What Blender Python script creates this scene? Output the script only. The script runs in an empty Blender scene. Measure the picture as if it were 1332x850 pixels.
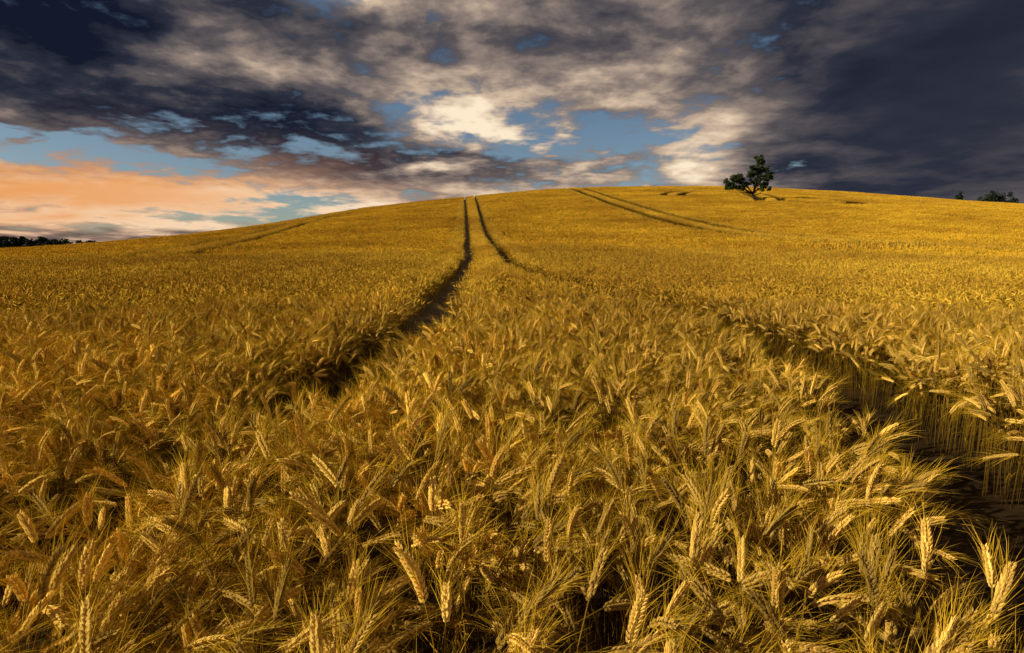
import bpy, math, random
import numpy as np
from mathutils import Vector, Matrix
random.seed(7); rng=np.random.default_rng(11)
scene=bpy.context.scene
CAMZ=1.46; WH=0.76

# ---------------------------------------------------------------- terrain
ys=np.linspace(-200,600,1601)
sl=np.interp(ys,[-200,10,60,140,180,240,320,400,600],[0,0,1,1,0,-.7,-.3,0,0])
Pc=np.concatenate([[0],np.cumsum((sl[1:]+sl[:-1])/2*np.diff(ys))])/113.75
def P(y): return np.interp(y,ys,Pc)
t_n=np.array([-.893,-.738,-.488,-.273,-.0873,.0977,.2427,.3747,.5733,.7728,.882])
s_n=np.array([-.0104,.0057,.0309,.0648,.0856,.1011,.1037,.1037,.0945,.0804,.0740])
ug=np.linspace(-400,400,801)
kern=np.exp(-(np.arange(-24,25)/9.)**2); kern/=kern.sum()
Cn=(CAMZ-WH)+150*s_n
def table(Cn):
    u=np.concatenate([[-400,-220],150*t_n,[200,300,400]])
    c=np.concatenate([[-4,-2.5],Cn,[8,4,2]])
    d=np.interp(ug,u,c)
    return np.convolve(np.pad(d,24,mode='edge'),kern,'valid')
def Hraw(x,y,T):
    w=0.6*np.clip(y,0,300)+60
    return np.interp(x*150/w,ug,T)*P(y)
yy=np.linspace(20,230,400)
for it in range(40):
    T=table(Cn)
    m=np.array([np.max((Hraw(t*yy,yy,T)+WH-CAMZ)/yy) for t in t_n])
    Cn=Cn+100*(s_n-m)*0.5
    Cn=np.clip(Cn,-6,30)
def H(x,y):
    x=np.asarray(x,float); y=np.asarray(y,float)
    h=Hraw(x,y,T)
    h=h+0.05*np.sin(x*.31+1)*np.sin(y*.23)*np.clip((np.hypot(x,y)-12)/20,0,1)
    d=np.hypot(x,y); k=np.clip((d-260)/300,0,1); k=k*k*(3-2*k)
    return h*(1-k)-6*k

def mesh_obj(name,v,f,mat=None,col=None,smooth=False,parent=None,link=True):
    me=bpy.data.meshes.new(name); me.from_pydata([tuple(a) for a in v],[],f); 
    if col is not None:
        a=me.attributes.new('tint','FLOAT_COLOR','POINT')
        c=np.ones((len(v),4),np.float32); c[:,:3]=np.array(col,np.float32); a.data.foreach_set('color',c.ravel())
    if mat: me.materials.append(mat)
    if smooth: me.polygons.foreach_set('use_smooth',[True]*len(me.polygons))
    me.update()
    o=bpy.data.objects.new(name,me)
    if link: scene.collection.objects.link(o)
    if parent: o.parent=parent
    return o
def empty(name,loc=(0,0,0)):
    o=bpy.data.objects.new(name,None); scene.collection.objects.link(o); o.location=loc; o.empty_display_size=.3; return o

# ---------------------------------------------------------------- materials
def newmat(name):
    m=bpy.data.materials.new(name); m.use_nodes=True; nt=m.node_tree
    return m,nt,nt.nodes['Principled BSDF'],nt.nodes['Material Output']
def wheat_mat():
    m,nt,b,out=newmat('ripe_wheat'); N=nt.nodes; L=nt.links
    at=N.new('ShaderNodeAttribute'); at.attribute_name='tint'
    geo=N.new('ShaderNodeNewGeometry')
    n1=N.new('ShaderNodeTexNoise'); n1.noise_dimensions='2D'; n1.inputs['Scale'].default_value=.11; n1.inputs['Detail'].default_value=4
    n2=N.new('ShaderNodeTexNoise'); n2.noise_dimensions='2D'; n2.inputs['Scale'].default_value=1.3; n2.inputs['Detail'].default_value=1
    L.new(geo.outputs['Position'],n1.inputs['Vector']); L.new(geo.outputs['Position'],n2.inputs['Vector'])
    oi=N.new('ShaderNodeObjectInfo')
    def mr(src,a,b_,lo,hi):
        r=N.new('ShaderNodeMapRange'); L.new(src,r.inputs[0])
        for i,v in zip((1,2,3,4),(a,b_,lo,hi)): r.inputs[i].default_value=v
        return r.outputs[0]
    def mul(a,b_):
        q=N.new('ShaderNodeMath'); q.operation='MULTIPLY'; L.new(a,q.inputs[0]); L.new(b_,q.inputs[1]); return q.outputs[0]
    v=mul(mul(mr(n1.outputs[0],.3,.7,.76,1.14),mr(n2.outputs[0],.3,.7,.85,1.15)),mr(oi.outputs['Random'],0,1,.87,1.1))
    hs=N.new('ShaderNodeHueSaturation'); L.new(at.outputs['Color'],hs.inputs['Color']); L.new(v,hs.inputs['Value'])
    hh=mr(n1.outputs[0],.3,.7,.491,.503); L.new(hh,hs.inputs['Hue'])
    df=N.new('ShaderNodeBsdfDiffuse'); L.new(hs.outputs[0],df.inputs[0]); N.remove(b)
    L.new(df.outputs[0],out.inputs[0])
    return m
WM=wheat_mat()
def noise_mat(name,c1,c2,scale,rough=.9,c3=None,transl=0):
    m,nt,b,out=newmat(name); N=nt.nodes; L=nt.links
    geo=N.new('ShaderNodeNewGeometry'); n=N.new('ShaderNodeTexNoise'); n.inputs['Scale'].default_value=scale; n.inputs['Detail'].default_value=5
    L.new(geo.outputs['Position'],n.inputs['Vector'])
    r=N.new('ShaderNodeValToRGB'); r.color_ramp.elements[0].position=.35; r.color_ramp.elements[1].position=.65
    r.color_ramp.elements[0].color=(*c1,1); r.color_ramp.elements[1].color=(*c2,1)
    L.new(n.outputs[0],r.inputs[0]); L.new(r.outputs[0],b.inputs['Base Color']); b.inputs['Roughness'].default_value=rough
    b.inputs['Specular IOR Level'].default_value=.15
    if transl:
        tr=N.new('ShaderNodeBsdfTranslucent'); L.new(r.outputs[0],tr.inputs[0]); mx=N.new('ShaderNodeMixShader'); mx.inputs[0].default_value=transl
        L.new(b.outputs[0],mx.inputs[1]); L.new(tr.outputs[0],mx.inputs[2]); L.new(mx.outputs[0],out.inputs[0])
    return m
GM=noise_mat('straw_soil',(.022,.013,.005),(.055,.031,.010),3.)
LEAF=noise_mat('tree_leaves',(.02,.035,.012),(.06,.09,.02),1.2,.6,transl=.2)
FAR=noise_mat('distant_leaves',(.012,.022,.015),(.03,.045,.02),.15,.8)
BARK=noise_mat('bark',(.03,.022,.015),(.07,.05,.035),6.)
WEED=noise_mat('dry_weed',(.10,.045,.02),(.22,.12,.03),5.)
GRASS=noise_mat('verge_grass',(.03,.04,.01),(.09,.08,.02),3.)

# ground sheet
def axis(parts):
    a=[]
    for s,e,st in parts: a+=list(np.arange(s,e,st))
    return np.array(a+[parts[-1][1]])
gx=axis([(-6000,-1500,500),(-1500,-400,100),(-400,-200,10),(-200,200,2.5),(200,400,10),(400,1500,100),(1500,6000,500)])
gy=axis([(-3000,-400,400),(-400,-20,20),(-20,260,2.5),(260,600,10),(600,1500,100),(1500,9000,500)])
X,Y=np.meshgrid(gx,gy); Z=H(X,Y)
nx,ny=len(gx),len(gy)
fs=[(j*nx+i,j*nx+i+1,(j+1)*nx+i+1,(j+1)*nx+i) for j in range(ny-1) for i in range(nx-1)]
mesh_obj('ground',np.stack([X.ravel(),Y.ravel(),Z.ravel()],1),fs,GM,smooth=True)

# ---------------------------------------------------------------- wheat plants
class MB:
    def __init__(s): s.v=[];s.f=[];s.c=[]
    def add(s,vs,fs,c):
        b=len(s.v); s.v+=[tuple(q) for q in vs]; s.f+=[tuple(i+b for i in f) for f in fs]
        if isinstance(c,list): s.c+=c
        else: s.c+=[c]*len(vs)
def rv(k=1): return Vector((random.uniform(-k,k),random.uniform(-k,k),random.uniform(-k,k)))
def jit(c,k=.12):
    q=1+random.uniform(-k,k); return tuple(min(.95,a*q) for a in c)
def sc(c,k): return tuple(min(.93,a*k) for a in c)
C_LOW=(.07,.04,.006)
NEAR=dict(stem=(.22,.13,.012),ear=(.86,.57,.135),awn=(.52,.325,.026),leaf=(.19,.12,.012))  # foreground shading put into the colours: nearer stems, awns and leaves are darker
MID=dict(stem=(.28,.165,.013),ear=(.86,.54,.068),awn=(.66,.405,.031),leaf=(.24,.145,.013))
F_EAR=(.86,.52,.044); F_AWN=(.82,.49,.038); F_STEM=(.36,.21,.018)
def path(x0,y0,L,lean,th,phi,n,droop=.35,earL=.085,ne=6):
    hd=Vector((math.cos(phi),math.sin(phi),0)); p=Vector((x0,y0,0)); pts=[p.copy()]
    for i in range(n):
        s=(i+.5)/n; k=max(0,(s-.80)/.20); k=k*k*(3-2*k)
        a=lean*s+(th-lean)*k
        p=p+(hd*math.sin(a)+Vector((0,0,1))*math.cos(a))*(L/n); pts.append(p.copy())
    e=[p.copy()]
    for i in range(ne):
        a=th+droop*(i/ne)
        p=p+(hd*math.sin(a)+Vector((0,0,1))*math.cos(a))*(earL/ne); e.append(p.copy())
    return pts,e,hd
def ribbon(mb,pts,w0,w1,side,c0,c1):
    n=len(pts); vs=[];cs=[]
    for i,p in enumerate(pts):
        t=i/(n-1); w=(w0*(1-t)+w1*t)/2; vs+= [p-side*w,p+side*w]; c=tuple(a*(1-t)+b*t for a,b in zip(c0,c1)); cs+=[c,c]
    mb.add(vs,[(2*i,2*i+1,2*i+3,2*i+2) for i in range(n-1)],cs)
def tube3(mb,pts,r,c0,c1):
    vs=[];cs=[];n=len(pts)
    for i,p in enumerate(pts):
        t=(pts[min(i+1,n-1)]-pts[max(i-1,0)]).normalized(); a=t.cross(Vector((.3,.9,.1))).normalized(); b=t.cross(a)
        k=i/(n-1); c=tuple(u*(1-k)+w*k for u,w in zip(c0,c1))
        for j in range(3):
            an=j*2.0944; vs.append(p+(a*math.cos(an)+b*math.sin(an))*r); cs.append(c)
    fs=[]
    for i in range(n-1):
        for j in range(3): fs.append((i*3+j,i*3+(j+1)%3,i*3+3+(j+1)%3,i*3+3+j))
    mb.add(vs,fs,cs)
def grain(mb,p,d,l,w,c):
    d=d.normalized(); a=d.orthogonal().normalized(); b=d.cross(a)
    m=p+d*l*.42; m2=p+d*l*.75
    vs=[p]+[m+(a*math.cos(k)+b*math.sin(k))*w for k in (0,1.571,3.1416,4.712)]+[m2+(a*math.cos(k)+b*math.sin(k))*w*.6 for k in (0,1.571,3.1416,4.712)]+[p+d*l]
    fs=[]
    for j in range(4):
        k=(j+1)%4; fs+=[(0,1+k,1+j),(1+j,1+k,5+k,5+j),(5+j,5+k,9)]
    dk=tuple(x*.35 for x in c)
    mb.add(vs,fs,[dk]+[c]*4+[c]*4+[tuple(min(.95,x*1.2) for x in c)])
def awn(mb,p,d,l,w,c):
    d=d.normalized(); s=d.cross(rv()).normalized(); bend=Vector((0,0,-1))*l*.10+rv(l*.06)
    m=p+d*l*.5; e=p+d*l+bend
    mb.add([p-s*w/2,p+s*w/2,m+s*w*.35,m-s*w*.35,e],[(0,1,2,3),(3,2,4)],c)
def plant_hi(mb,x0,y0):
    K=NEAR
    phi=random.gauss(-.3,1.5); th=min(2.2,max(.1,random.gauss(.95,.55))); el=random.uniform(.08,.125)
    pts,e,hd=path(x0,y0,random.uniform(.58,.78),random.uniform(0,.18),th,phi,9,random.uniform(.1,.6),el)
    ct=sc(K['ear'],random.choice((.42,.62,.85,1,1.08))); cs=jit(K['stem'])
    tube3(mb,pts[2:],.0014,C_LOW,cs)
    up=hd.cross(Vector((0,0,1)))
    rot=random.uniform(0,3.14)
    n=12; op=random.uniform(.36,.55)
    for k in range(n):
        t=k/(n-1)*.93; q=t*(len(e)-1); i=int(q); p=e[i].lerp(e[min(i+1,len(e)-1)],q-i); T_=(e[min(i+1,len(e)-1)]-e[max(i-1,0)]).normalized()
        s=(up*math.cos(rot)+T_.cross(up)*math.sin(rot)).normalized(); b=T_.cross(s)
        size=(.75+.5*math.sin(math.pi*min(1,.15+t*.85)))*1.22
        for sg in (1,-1):
            off=.0 if sg==1 else el/n*.5
            d=T_+s*sg*op+rv(.08)
            p0=p+T_*off+s*sg*.0018
            l=.0150*size; c=jit(ct,.15)
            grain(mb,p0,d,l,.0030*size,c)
            awn(mb,p0+d.normalized()*l*.9,T_+s*sg*random.uniform(.18,.55)+b*random.uniform(-.3,.3)+rv(.08),random.uniform(.06,.12),.0011,jit(K['awn'],.3))
            d2=T_+b*sg*.36+s*random.uniform(-.2,.2)
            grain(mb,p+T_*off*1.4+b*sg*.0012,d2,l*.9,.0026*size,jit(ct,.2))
            if random.random()<.7: awn(mb,p+d2.normalized()*l,T_+b*sg*.35+rv(.2),random.uniform(.05,.10),.0011,jit(K['awn'],.3))
    for _ in range(random.choice((0,1,1,2))):
        i=random.randint(4,7); a=random.uniform(0,6.28); h=Vector((math.cos(a),math.sin(a),0)); p=pts[i].copy(); lp=[p.copy()]
        an=random.uniform(.2,.7); l=random.uniform(.1,.2)
        for j in range(5):
            p=p+(h*math.sin(an)+Vector((0,0,1))*math.cos(an))*l/5; an+=random.uniform(.2,.6); lp.append(p.copy())
        c=jit(K['leaf'],.3); ribbon(mb,lp,.006,.001,h.cross(Vector((0,0,1)))+rv(.3),c,c)
def plant_mid(mb,x0,y0):
    K=MID
    phi=random.gauss(-.3,1.5); th=min(2.3,max(.2,random.gauss(.95,.5)))
    pts,e,hd=path(x0,y0,random.uniform(.60,.82),random.uniform(0,.2),th,phi,5,.3,.10,2)
    side=hd.cross(Vector((0,0,1))) if random.random()<.5 else (hd.cross(Vector((0,0,1)))*.4+Vector((random.uniform(-1,1),0,0)))
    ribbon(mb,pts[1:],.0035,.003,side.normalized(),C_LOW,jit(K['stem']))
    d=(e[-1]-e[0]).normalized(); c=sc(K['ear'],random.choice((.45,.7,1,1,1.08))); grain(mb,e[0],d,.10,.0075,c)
    for k in range(5): awn(mb,e[0].lerp(e[-1],random.random()),d+rv(.4),random.uniform(.06,.1),.0025,jit(K['awn'],.3))
    if random.random()<.35:
        p=pts[3]; a=random.uniform(0,6.28); h=Vector((math.cos(a),math.sin(a),0))
        c=jit(K['leaf'],.25); ribbon(mb,[p,p+h*.05+Vector((0,0,.06)),p+h*.13+Vector((0,0,.03))],.009,.002,h.cross(Vector((0,0,1))),c,c)
def plant_lo(mb,x0,y0):
    phi=random.uniform(0,6.28); th=random.uniform(.2,1.7); h=random.uniform(.56,.78)
    hd=Vector((math.cos(phi),math.sin(phi),0)); p=Vector((x0,y0,h))
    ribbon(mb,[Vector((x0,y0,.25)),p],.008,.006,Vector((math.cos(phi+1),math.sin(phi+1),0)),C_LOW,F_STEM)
    d=hd*math.sin(th)+Vector((0,0,math.cos(th))); c=sc(F_EAR,random.choice((.42,.75,1,1.05,1.08)))
    a=d.orthogonal().normalized()*.012; b=d.cross(a).normalized()*.012
    q=p+d*.045
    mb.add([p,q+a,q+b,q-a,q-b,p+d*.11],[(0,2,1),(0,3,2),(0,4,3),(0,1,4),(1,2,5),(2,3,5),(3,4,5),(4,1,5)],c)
    s=rv().normalized()*.009; mb.add([q-s,q+s,p+(d+rv(.4)).normalized()*.16],[(0,1,2)],jit(F_AWN))
def variants(name,fn,nvar,nplants,rad,square=False):
    col=bpy.data.collections.new(name)
    for k in range(nvar):
        mb=MB()
        for _ in range(nplants):
            if square: x,y=random.uniform(-rad,rad),random.uniform(-rad,rad)
            else:
                a=random.uniform(0,6.28); r=rad*math.sqrt(random.random()); x,y=r*math.cos(a),r*math.sin(a)
            fn(mb,x,y)
        col.objects.link(mesh_obj('%s_%02d'%(name,k),mb.v,mb.f,WM,mb.c,link=False))
    return col
c_hip=variants('wheat_stand',plant_hi,12,88,.25,True)
c_hi=variants('wheat_tuft',plant_hi,16,9,.09)
c_mid=variants('wheat_clump',plant_mid,12,105,.40,True)
c_sm=variants('wheat_small_clump',plant_mid,12,12,.12)
c_lo=variants('wheat_patch',plant_lo,8,270,.70,True)

# ---------------------------------------------------------------- tramlines
def spline(pts,n=8):
    pts=[np.array(p,float) for p in pts]; out=[]
    P_=[2*pts[0]-pts[1]]+pts+[2*pts[-1]-pts[-2]]
    for i in range(1,len(P_)-2):
        for k in range(n):
            t=k/n; a,b,c,d=P_[i-1:i+3]
            out.append(.5*((2*b)+(-a+c)*t+(2*a-5*b+4*c-d)*t*t+(-a+3*b-3*c+d)*t**3))
    out.append(pts[-1]); return np.array(out)
def offset(c,d):
    t=np.gradient(c,axis=0); t/=np.linalg.norm(t,axis=1)[:,None]; return c+np.stack([-t[:,1],t[:,0]],1)*d
tracks=[]
tracks.append((spline([(.95,-3),(1.25,.5),(1.6,1.5),(2.15,3.25),(2.35,5.3)]),.36))
tracks.append((spline([(2.35,5.3),(2.08,9),(1.1,14),(0,22)]),.33))
tracks.append((spline([(0,22),(-1.0,36),(-3.0,60),(-9.3,145),(-14,200)]),.25))
tracks.append((spline([(-1.9,-3),(-1.65,.5),(-1.4,2),(-1.17,3)]),.08))
tracks.append((spline([(-1.17,3),(-1.05,5),(-1.08,7.5),(-1.32,11),(-1.95,26)]),.29))
tracks.append((spline([(-1.95,26),(-2.8,36),(-4.7,60),(-11.8,145),(-16.5,200)]),.25))
B=spline([(14.6,190),(14.6,145),(14.9,84),(16.3,57),(18.8,43.5),(25,34),(40,27),(70,18)])
tracks+= [(B,.62),(offset(B,2.8),.5)]
A=spline([(-17,30),(-21.8,47),(-27.6,78),(-39,146),(-45,190)]); tracks+=[(A,.5),(offset(A,2.6),.42)]
Cc=spline([(31,106),(33,113),(38,120),(45,117),(43,103),(39,91)]); tracks+=[(Cc,.9),(offset(Cc,3.2),.7)]
C2=spline([(42,91),(46,88),(52,89),(55,94),(52,103)]); tracks+=[(C2,1.5)]
D=spline([(60,150),(63,113),(72,95),(85,82),(120,66)]); tracks+=[(D,.8),(offset(D,2.8),.6)]
def dist_track(p):
    best=np.full(len(p),1e9)
    for tr,hw in tracks:
        lo=tr.min(0)-3; hi=tr.max(0)+3
        idx=np.where((p[:,0]>lo[0])&(p[:,0]<hi[0])&(p[:,1]>lo[1])&(p[:,1]<hi[1]))[0]
        if len(idx)==0: continue
        q=p[idx]; bb=np.full(len(idx),1e9)
        for a,b in zip(tr[:-1],tr[1:]):
            d=b-a; t=np.clip(((q-a)@d)/(d@d),0,1); bb=np.minimum(bb,np.linalg.norm(q-a-t[:,None]*d,axis=1))
        best[idx]=np.minimum(best[idx],bb-hw)
    return best
TREE=np.array([40.3,97.0])
def tree_d(p): return np.hypot((p[:,0]-TREE[0]+.6)/1.5,p[:,1]-TREE[1])-1.9
def jgrid(x0,x1,y0,y1,sp,j=.5):
    gx=np.arange(x0,x1,sp); gy=np.arange(y0,y1,sp); X,Y=np.meshgrid(gx,gy)
    p=np.stack([X.ravel(),Y.ravel()],1); return p+rng.uniform(-j,j,p.shape)*sp
def infr(p,k=1.0,m=4): return np.abs(p[:,0])<np.maximum(p[:,1],0)*k+m
R1,R2=8.,34.
def rad(p): return np.hypot(p[:,0],p[:,1])
def wav(p): return 2.5*np.sin(p[:,0]*.35)*np.cos(p[:,0]*.13+p[:,1]*.2)
def clr(p): return np.minimum(dist_track(p),tree_d(p))
p=jgrid(-12,12,-2.0,R1+.3,.48,.04); p=p[(rad(p)<R1+.2)&infr(p,1.0,2.0)]
d=clr(p); nearp=p[d>.31]
p=jgrid(-12,12,-2.0,R1+.3,.155,.4); p=p[(rad(p)<R1+.1)&infr(p,1.0,2.0)]
d=clr(p); p=p[(d>.09)&(d<.60)]
# keep the small tufts only where no big stand already covers the spot
dd=np.min(np.maximum(np.abs(p[:,None,0]-nearp[None,:,0]),np.abs(p[:,None,1]-nearp[None,:,1])),axis=1); near=p[dd>.25]
p=jgrid(-42,42,-2,R2+5,.74,.12); p=p[(rad(p)>=R1)&(rad(p)<R2+.3+wav(p))&infr(p,1.0,4)]
d=clr(p); mid=p[d>.5]
p=jgrid(-190,190,10,176,1.32,.06); p=p[(rad(p)>=R2-.3+wav(p))&infr(p,.96,8)]
d=clr(p); far=p[d>.9]
sm=[]
for tr,hw in tracks:
    seg=np.linalg.norm(np.diff(tr,axis=0),axis=1); L=seg.sum(); s=np.concatenate([[0],np.cumsum(seg)])
    hwid=hw+1.8
    n=int(L*2*hwid*20); u=rng.uniform(0,L,n); cx=np.interp(u,s,tr[:,0]); cy=np.interp(u,s,tr[:,1])
    p=np.stack([cx,cy],1)+rng.uniform(-hwid,hwid,(n,2)); sm.append(p)
a=rng.uniform(0,6.283,900); rr=rng.uniform(1.9,3.3,900); sm.append(np.stack([TREE[0]-.6+1.5*rr*np.cos(a),TREE[1]+rr*np.sin(a)],1))
p=np.concatenate(sm); r=rad(p); d=clr(p)
p=p[(d>.10)&(r>R1)&(p[:,1]<176)&(((r<R2)&(d<.62))|((r>=R2)&(d<1.05)))&infr(p,1.,5)]; small=p

def gn_instancer(name,pts,col,nvar,parent,smin,smax,tilt=.08,quarter=False):
    n=len(pts); z=H(pts[:,0],pts[:,1])
    me=bpy.data.meshes.new(name); me.vertices.add(n)
    me.vertices.foreach_set('co',np.stack([pts[:,0],pts[:,1],z],1).astype(np.float32).ravel())
    def at(nm,ty,arr,key): 
        a=me.attributes.new(nm,ty,'POINT'); a.data.foreach_set(key,arr.ravel())
    rz=rng.normal(0,.7,n) if not quarter else rng.integers(0,4,n)*math.pi/2
    if not quarter: rz=np.where(rng.random(n)<.35,rng.uniform(0,6.28,n),rz)
    rot=np.stack([rng.normal(0,tilt,n),rng.normal(0,tilt,n),rz],1).astype(np.float32)
    at('rot','FLOAT_VECTOR',rot,'vector')
    hx=.5+.5*np.sin(pts[:,0]*1.3+np.sin(pts[:,1]*.9)*2)*np.sin(pts[:,1]*1.1+np.sin(pts[:,0]*.7)*2)
    s=smin+(smax-smin)*(.6*rng.random(n)+.4*hx)
    scl=np.stack([np.ones(n),np.ones(n),s],1).astype(np.float32) if quarter else np.stack([s,s,s],1).astype(np.float32)
    at('scl','FLOAT_VECTOR',scl,'vector')
    at('idx','INT',rng.integers(0,nvar,n).astype(np.int32),'value')
    o=bpy.data.objects.new(name,me); scene.collection.objects.link(o); o.parent=parent
    g=bpy.data.node_groups.new(name+'_gn','GeometryNodeTree')
    g.interface.new_socket('Geometry',in_out='INPUT',socket_type='NodeSocketGeometry')
    g.interface.new_socket('Geometry',in_out='OUTPUT',socket_type='NodeSocketGeometry')
    N=g.nodes; L=g.links; gi=N.new('NodeGroupInput'); go=N.new('NodeGroupOutput')
    ci=N.new('GeometryNodeCollectionInfo'); ci.inputs['Collection'].default_value=col
    ci.inputs['Separate Children'].default_value=True; ci.inputs['Reset Children'].default_value=True
    ip=N.new('GeometryNodeInstanceOnPoints'); ip.inputs['Pick Instance'].default_value=True
    def na(nm,ty):
        q=N.new('GeometryNodeInputNamedAttribute'); q.data_type=ty; q.inputs['Name'].default_value=nm; return q.outputs['Attribute']
    L.new(gi.outputs[0],ip.inputs['Points']); L.new(ci.outputs[0],ip.inputs['Instance'])
    L.new(na('idx','INT'),ip.inputs['Instance Index'])
    e=N.new('FunctionNodeEulerToRotation'); L.new(na('rot','FLOAT_VECTOR'),e.inputs[0]); L.new(e.outputs[0],ip.inputs['Rotation'])
    L.new(na('scl','FLOAT_VECTOR'),ip.inputs['Scale']); L.new(ip.outputs[0],go.inputs[0])
    md=o.modifiers.new('scatter','NODES'); md.node_group=g
    return o
wf=empty('wheat_field')
gn_instancer('near_wheat',nearp,c_hip,12,wf,.93,1.06,.06,True)
gn_instancer('near_track_edge_wheat',near,c_hi,16,wf,.86,1.05)
gn_instancer('middle_wheat',mid,c_mid,12,wf,.9,1.05,.02,True)
gn_instancer('far_wheat',far,c_lo,8,wf,.90,1.08,.0,True)
gn_instancer('track_edge_wheat',small,c_sm,12,wf,.88,1.04)

# ---------------------------------------------------------------- trees
def limb(v,f,pts,radii,k=7):
    b=len(v); n=len(pts)
    for i,(p,r) in enumerate(zip(pts,radii)):
        t=(pts[min(i+1,n-1)]-pts[max(i-1,0)]).normalized(); a=t.cross(Vector((.2,.95,.1))).normalized(); c=t.cross(a)
        for j in range(k):
            an=j*2*math.pi/k; v.append(p+(a*math.cos(an)+c*math.sin(an))*r*random.uniform(.9,1.1))
    for i in range(n-1):
        for j in range(k): f.append((b+i*k+j,b+i*k+(j+1)%k,b+(i+1)*k+(j+1)%k,b+(i+1)*k+j))
def leaves(v,f,c,r,n,size):
    for _ in range(n):
        d=rv().normalized()*(random.random()**.45); p=Vector((c[0]+d.x*r[0],c[1]+d.y*r[1],c[2]+d.z*r[2]))
        a=rv().normalized(); b=a.cross(rv()).normalized(); s=size*random.uniform(.6,1.3)
        i=len(v); v+= [p-a*s,p+b*s*.5,p+a*s,p-b*s*.5]; f.append((i,i+1,i+2,i+3))
def build_tree():
    z0=float(H(*TREE)); root=empty('oak_tree',(TREE[0],TREE[1],z0-.05))
    v=[];f=[]
    limb(v,f,[Vector(q) for q in ((0,0,0),(.05,0,.7),(-.05,.05,1.5),(.15,0,2.4),(.45,.1,3.6),(.6,.1,5.2),(.65,.1,6.4))],[.34,.25,.22,.18,.13,.08,.03])
    cl=[((.6,0,7.1),(.75,.8,.6)),((1.0,.3,6.4),(1.0,1.0,.7)),((.0,-.3,5.8),(.95,.9,.7)),((1.7,0,5.4),(1.1,1.1,.75)),((.6,.5,5.0),(1.2,1.2,.8)),
        ((-.5,.2,4.8),(.7,.9,.6)),((2.3,-.2,4.4),(.9,.9,.7)),((1.2,-.6,4.1),(1.0,1,.7)),((.2,.2,3.7),(.8,.9,.6)),((2.1,.3,3.2),(.9,.9,.6)),((.9,.6,2.9),(1.0,.9,.55)),((1.6,-.3,2.4),(.8,.8,.45)),
        ((-2.7,0,4.4),(.85,.8,.55)),((-3.7,.2,3.9),(.9,.9,.6)),((-4.6,0,3.3),(.8,.8,.55)),((-3.1,-.2,3.3),(.95,.9,.6)),((-2.0,.1,3.6),(.7,.7,.5)),((-3.7,.2,2.6),(.9,.8,.4)),((-2.2,0,2.6),(.7,.6,.45)),((-1.2,0,3.0),(.5,.5,.35))]
    for c,r in cl:
        c=Vector(c); s=Vector((.0,0,1.5)) if c.x<-.8 else Vector((.2+.1*c.z*.3,.05,max(1.3,min(c.z-1.2,4.5))))
        m=s.lerp(c,.5)+Vector((0,0,-.15))+rv(.15); limb(v,f,[s,m,c],[.1,.065,.025],5)
    mesh_obj('trunk_and_limbs',v,f,BARK,smooth=True,parent=root)
    v=[];f=[]
    for c,r in cl:
        for _ in range(10):
            d=rv().normalized()*random.uniform(.35,1.1); k=random.uniform(.28,.5)
            cc=(c[0]+d.x*r[0],c[1]+d.y*r[1],c[2]+d.z*r[2]); leaves(v,f,cc,(k,k,k*.75),80,.115)
    mesh_obj('crown_leaves',v,f,LEAF,parent=root)
build_tree()
def blades(name,cx,cy,rx,ry,n,h0,h1,w,mat,head=0):
    v=[];f=[]
    for _ in range(n):
        a=random.uniform(0,6.28); r=math.sqrt(random.random()); x=cx+rx*r*math.cos(a); y=cy+ry*r*math.sin(a); z=float(H(x,y)); h=random.uniform(h0,h1)
        a=random.uniform(0,6.28); s=Vector((math.cos(a),math.sin(a),0))*w; l=Vector((random.gauss(0,.12),random.gauss(0,.12),0))*h
        p=Vector((x,y,z)); i=len(v); v+=[p-s,p+s,p+l*.5+Vector((0,0,h*.6))+s*.7,p+l*.5+Vector((0,0,h*.6))-s*.7,p+l+Vector((0,0,h))]; f+=[(i,i+1,i+2,i+3),(i+3,i+2,i+4)]
        if head: leaves(v,f,tuple(p+l*.9+Vector((0,0,h*.93))),(.03,.03,.1),head,.03)
    return mesh_obj(name,v,f,mat)
blades('verge_grass',TREE[0]-.6,TREE[1],3.2,2.1,2600,.25,.8,.02,GRASS)
blades('tall_dock_weeds',18.6,29.5,3.2,1.0,150,.9,1.25,.007,WEED,8)
blades('tall_dock_weeds',15.5,31,1.3,.8,24,.85,1.1,.007,WEED,7)

def treeline(name,items,mat,leaf=.6):
    v=[];f=[]
    for x,y,rx,h in items:
        z=float(H(x,y)); limb(v,f,[Vector((x,y,z)),Vector((x,y,z+h*.5))],[rx*.12,rx*.06],5)
        for _ in range(16):
            dx=random.uniform(-1,1); hh=h*(.25+.7*random.random()*math.sqrt(max(0,1-dx*dx*.8)))
            leaves(v,f,(x+dx*rx*.8,y+random.uniform(-.6,.6)*rx,z+hh),(rx*.38,rx*.38,h*.13),70,leaf)
    return mesh_obj(name,v,f,mat)
it=[]
for k in range(34):
    t=k/33; x=-640+t*240; y=600+random.uniform(-15,15); it.append((x*1.0,y,random.uniform(7,11),(20-8*max(0,(t-.35))/.65)*random.uniform(.85,1.1)))
treeline('distant_trees',it,FAR,1.2)
it=[(x,y,r,h) for x,y,r,h in ((157,204,1.2,8.2),(166,203,2.4,8.7),(170,204,3.0,9.),(174,203,2.2,8.6),(184,203,2.6,8.8),(188,204,3,9.2),(192,204,3,9.4),(197,204,3,9.6))]
treeline('distant_trees',it,FAR,.35)

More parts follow.
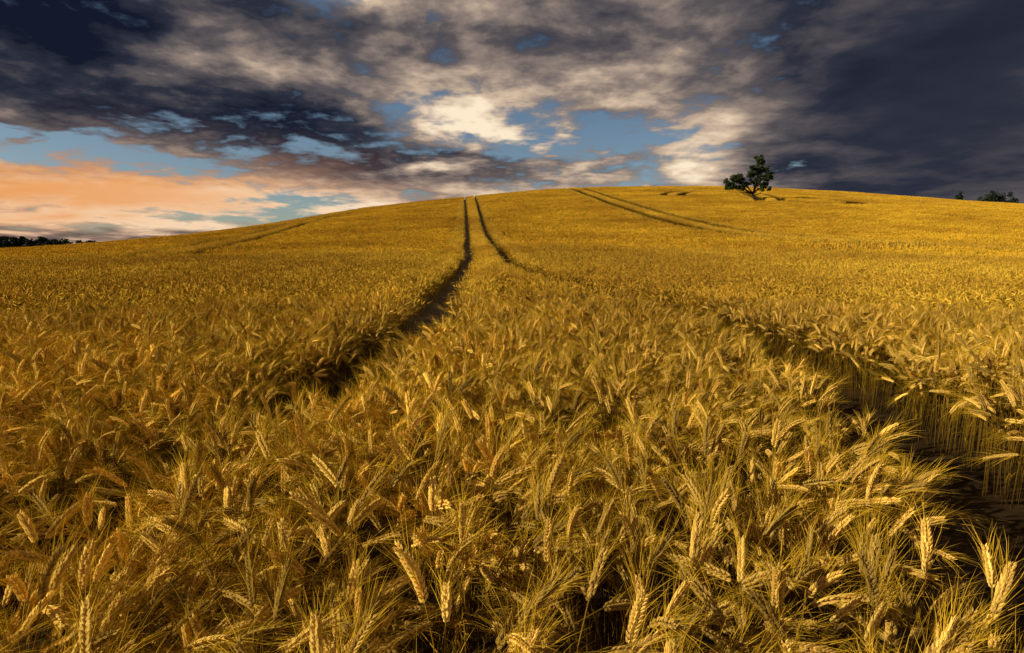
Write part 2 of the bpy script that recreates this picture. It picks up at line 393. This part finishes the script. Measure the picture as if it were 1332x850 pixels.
# ---------------------------------------------------------------- world
SAZ,SEL=math.radians(-104),math.radians(26)
w=bpy.data.worlds.new('World'); scene.world=w; w.use_nodes=True; nt=w.node_tree; N=nt.nodes; L=nt.links; N.clear()
def setin(s,v):
    if isinstance(v,bpy.types.NodeSocket): L.new(v,s)
    else: s.default_value=v
def M(op,a,b=None,c=None,clamp=False):
    n=N.new('ShaderNodeMath'); n.operation=op; n.use_clamp=clamp; setin(n.inputs[0],a)
    if b is not None: setin(n.inputs[1],b)
    if c is not None: setin(n.inputs[2],c)
    return n.outputs[0]
def VM(op,a,b=None,c=None,out=0):
    n=N.new('ShaderNodeVectorMath'); n.operation=op; setin(n.inputs[0],a)
    if b is not None: setin(n.inputs[1],b)
    if c is not None: setin(n.inputs[2],c)
    return n.outputs[out]
def comb(x,y,z):
    n=N.new('ShaderNodeCombineXYZ'); setin(n.inputs[0],x); setin(n.inputs[1],y); setin(n.inputs[2],z); return n.outputs[0]
def noise(vec,sc,det=6,rough=.55,dist=0,out=0):
    n=N.new('ShaderNodeTexNoise'); n.noise_dimensions='2D'; setin(n.inputs['Vector'],vec); n.inputs['Scale'].default_value=sc; n.inputs['Detail'].default_value=det
    n.inputs['Roughness'].default_value=rough; n.inputs['Distortion'].default_value=dist; return n.outputs[out]
def mixc(f,a,b):
    n=N.new('ShaderNodeMix'); n.data_type='RGBA'; setin(n.inputs[0],f); setin(n.inputs[6],a); setin(n.inputs[7],b); return n.outputs[2]
tc=N.new('ShaderNodeTexCoord'); dv=VM('NORMALIZE',tc.outputs['Generated'])
sp=N.new('ShaderNodeSeparateXYZ'); L.new(dv,sp.inputs[0]); dx,dy,dz=sp.outputs
az=M('MULTIPLY',M('ARCTAN2',dx,dy),57.2958); el=M('MULTIPLY',M('ARCSINE',dz),57.2958)
zz=M('ADD',M('MAXIMUM',dz,0.),.15)
pl=comb(M('DIVIDE',dx,zz),M('DIVIDE',dy,zz),0.)
n1=noise(pl,.80,5,.52,.3); n2=noise(VM('ADD',pl,(7.3,2.1,0)),2.0,5,.52,.2)
nf=noise(VM('ADD',pl,(13.3,4.1,0)),5.0,5,.58,.1)
fade=M('DIVIDE',el,7.,clamp=True)
n1c=M('SUBTRACT',n1,.5); n2c=M('SUBTRACT',n2,.5); nfc=M('MULTIPLY',M('SUBTRACT',nf,.5),M('MULTIPLY_ADD',fade,.75,.25))
pos=comb(M('MULTIPLY_ADD',n1c,13.,az),M('MULTIPLY_ADD',n2c,5.,el),0.)
def blob(a0,e0,sa,se):
    q=VM('MULTIPLY_ADD',pos,(1/sa,1/se,0),(-a0/sa,-e0/se,0)); return M('EXPONENT',M('MULTIPLY',VM('DOT_PRODUCT',q,q,out=1),-1.))
def summ(base,bl):
    s=base
    for b in bl: s=M('MULTIPLY_ADD',blob(*b[:4]),b[4],s)
    return s
rightm=blob(38,12,17,14)
namp=M('SUBTRACT',.9,M('MULTIPLY',rightm,.8))
S=summ(.42,[(-42,15,13,5.5,-.42),(-20,11.0,9,3.0,-.28),(-2,12.0,10,3.6,.42),(-15,21.5,6,1.3,.5),(9,17,13,4.5,.18),(15.5,7.5,5.5,4.5,.50),(18,13,5,4,.10),
   (-9,7.3,9,1.1,-.28),(36,13,13,9,-.27),(33,3.5,9,3.5,-.03),(-37,4.0,16,2.6,.6),(-20,3.4,14,2.4,.45),(2,4.8,7,1.4,.38)])
S=M('ADD',S,M('MULTIPLY',namp,M('ADD',M('MULTIPLY',n2c,1.35),M('ADD',M('MULTIPLY',n1c,.8),M('MULTIPLY',nfc,.8)))),clamp=True)
rp=N.new('ShaderNodeValToRGB'); L.new(S,rp.inputs[0]); e=rp.color_ramp.elements
e[0].position=0; e[0].color=(.007,.010,.024,1); e[1].position=1; e[1].color=(.98,.82,.60,1)
for p_,c_ in ((.22,(.028,.032,.050)),(.42,(.110,.095,.100)),(.6,(.29,.225,.19)),(.8,(.66,.50,.36))):
    q=e.new(p_); q.color=(*c_,1)
col=rp.outputs[0]
col=mixc(M('MULTIPLY',blob(-40,4.4,22,2.6),.92),col,(.82,.33,.09,1))
A=summ(1.0,[(-38,7.8,11,1.3,-1.0),(-40,4.4,12,1.6,.3),(-17,3.2,10,1.8,-.75),(-32,1.8,10,1.0,-.35),(2,9.8,9,2.2,-.60),(-8,13,6,2.8,-.5),(-15,22,5,1.6,-.9),(12,10.5,5,1.5,-.35),(8,6.0,7,1.4,-.4),(34,12,15,14,.8),(8,19,10,4,.45),(-38,14,11,3.2,.8),(-28,19,6,4,.3)])
A=M('ADD',A,M('ADD',M('MULTIPLY',n1c,1.5),M('ADD',M('MULTIPLY',n2c,1.6),M('MULTIPLY',nfc,1.8))))
mrn=N.new('ShaderNodeMapRange'); mrn.interpolation_type='SMOOTHSTEP'; L.new(A,mrn.inputs[0]); mrn.inputs[1].default_value=.25; mrn.inputs[2].default_value=.85
sky=N.new('ShaderNodeTexSky'); sky.sky_type='NISHITA'; sky.sun_disc=False; sky.sun_elevation=SEL; sky.sun_rotation=SAZ; sky.air_density=1.0; sky.dust_density=.4; sky.ozone_density=2.5
b1=N.new('ShaderNodeBackground'); L.new(sky.outputs[0],b1.inputs[0]); b1.inputs[1].default_value=.07
b2=N.new('ShaderNodeBackground'); L.new(col,b2.inputs[0]); b2.inputs[1].default_value=1.
mx=N.new('ShaderNodeMixShader'); L.new(mrn.outputs[0],mx.inputs[0]); L.new(b1.outputs[0],mx.inputs[1]); L.new(b2.outputs[0],mx.inputs[2])
wo=N.new('ShaderNodeOutputWorld'); L.new(mx.outputs[0],wo.inputs[0])
w.cycles.sampling_method='NONE'

sd=bpy.data.lights.new('sun','SUN'); sd.energy=5.; sd.angle=math.radians(.5); sd.color=(1,.87,.61)
so=bpy.data.objects.new('sun',sd); scene.collection.objects.link(so)
dd=Vector((math.sin(SAZ)*math.cos(SEL),math.cos(SAZ)*math.cos(SEL),math.sin(SEL))); so.rotation_euler=dd.to_track_quat('Z','Y').to_euler(); so.location=(-30,-10,40)

cd=bpy.data.cameras.new('camera'); co=bpy.data.objects.new('camera',cd); scene.collection.objects.link(co)
cd.sensor_width=36; cd.lens=20.; cd.clip_start=.02; cd.clip_end=20000
co.location=(0,0,CAMZ); co.rotation_euler=(math.radians(90-7.9),0,0); scene.camera=co
scene.view_settings.view_transform='Standard'; scene.view_settings.look='None'; scene.view_settings.exposure=0
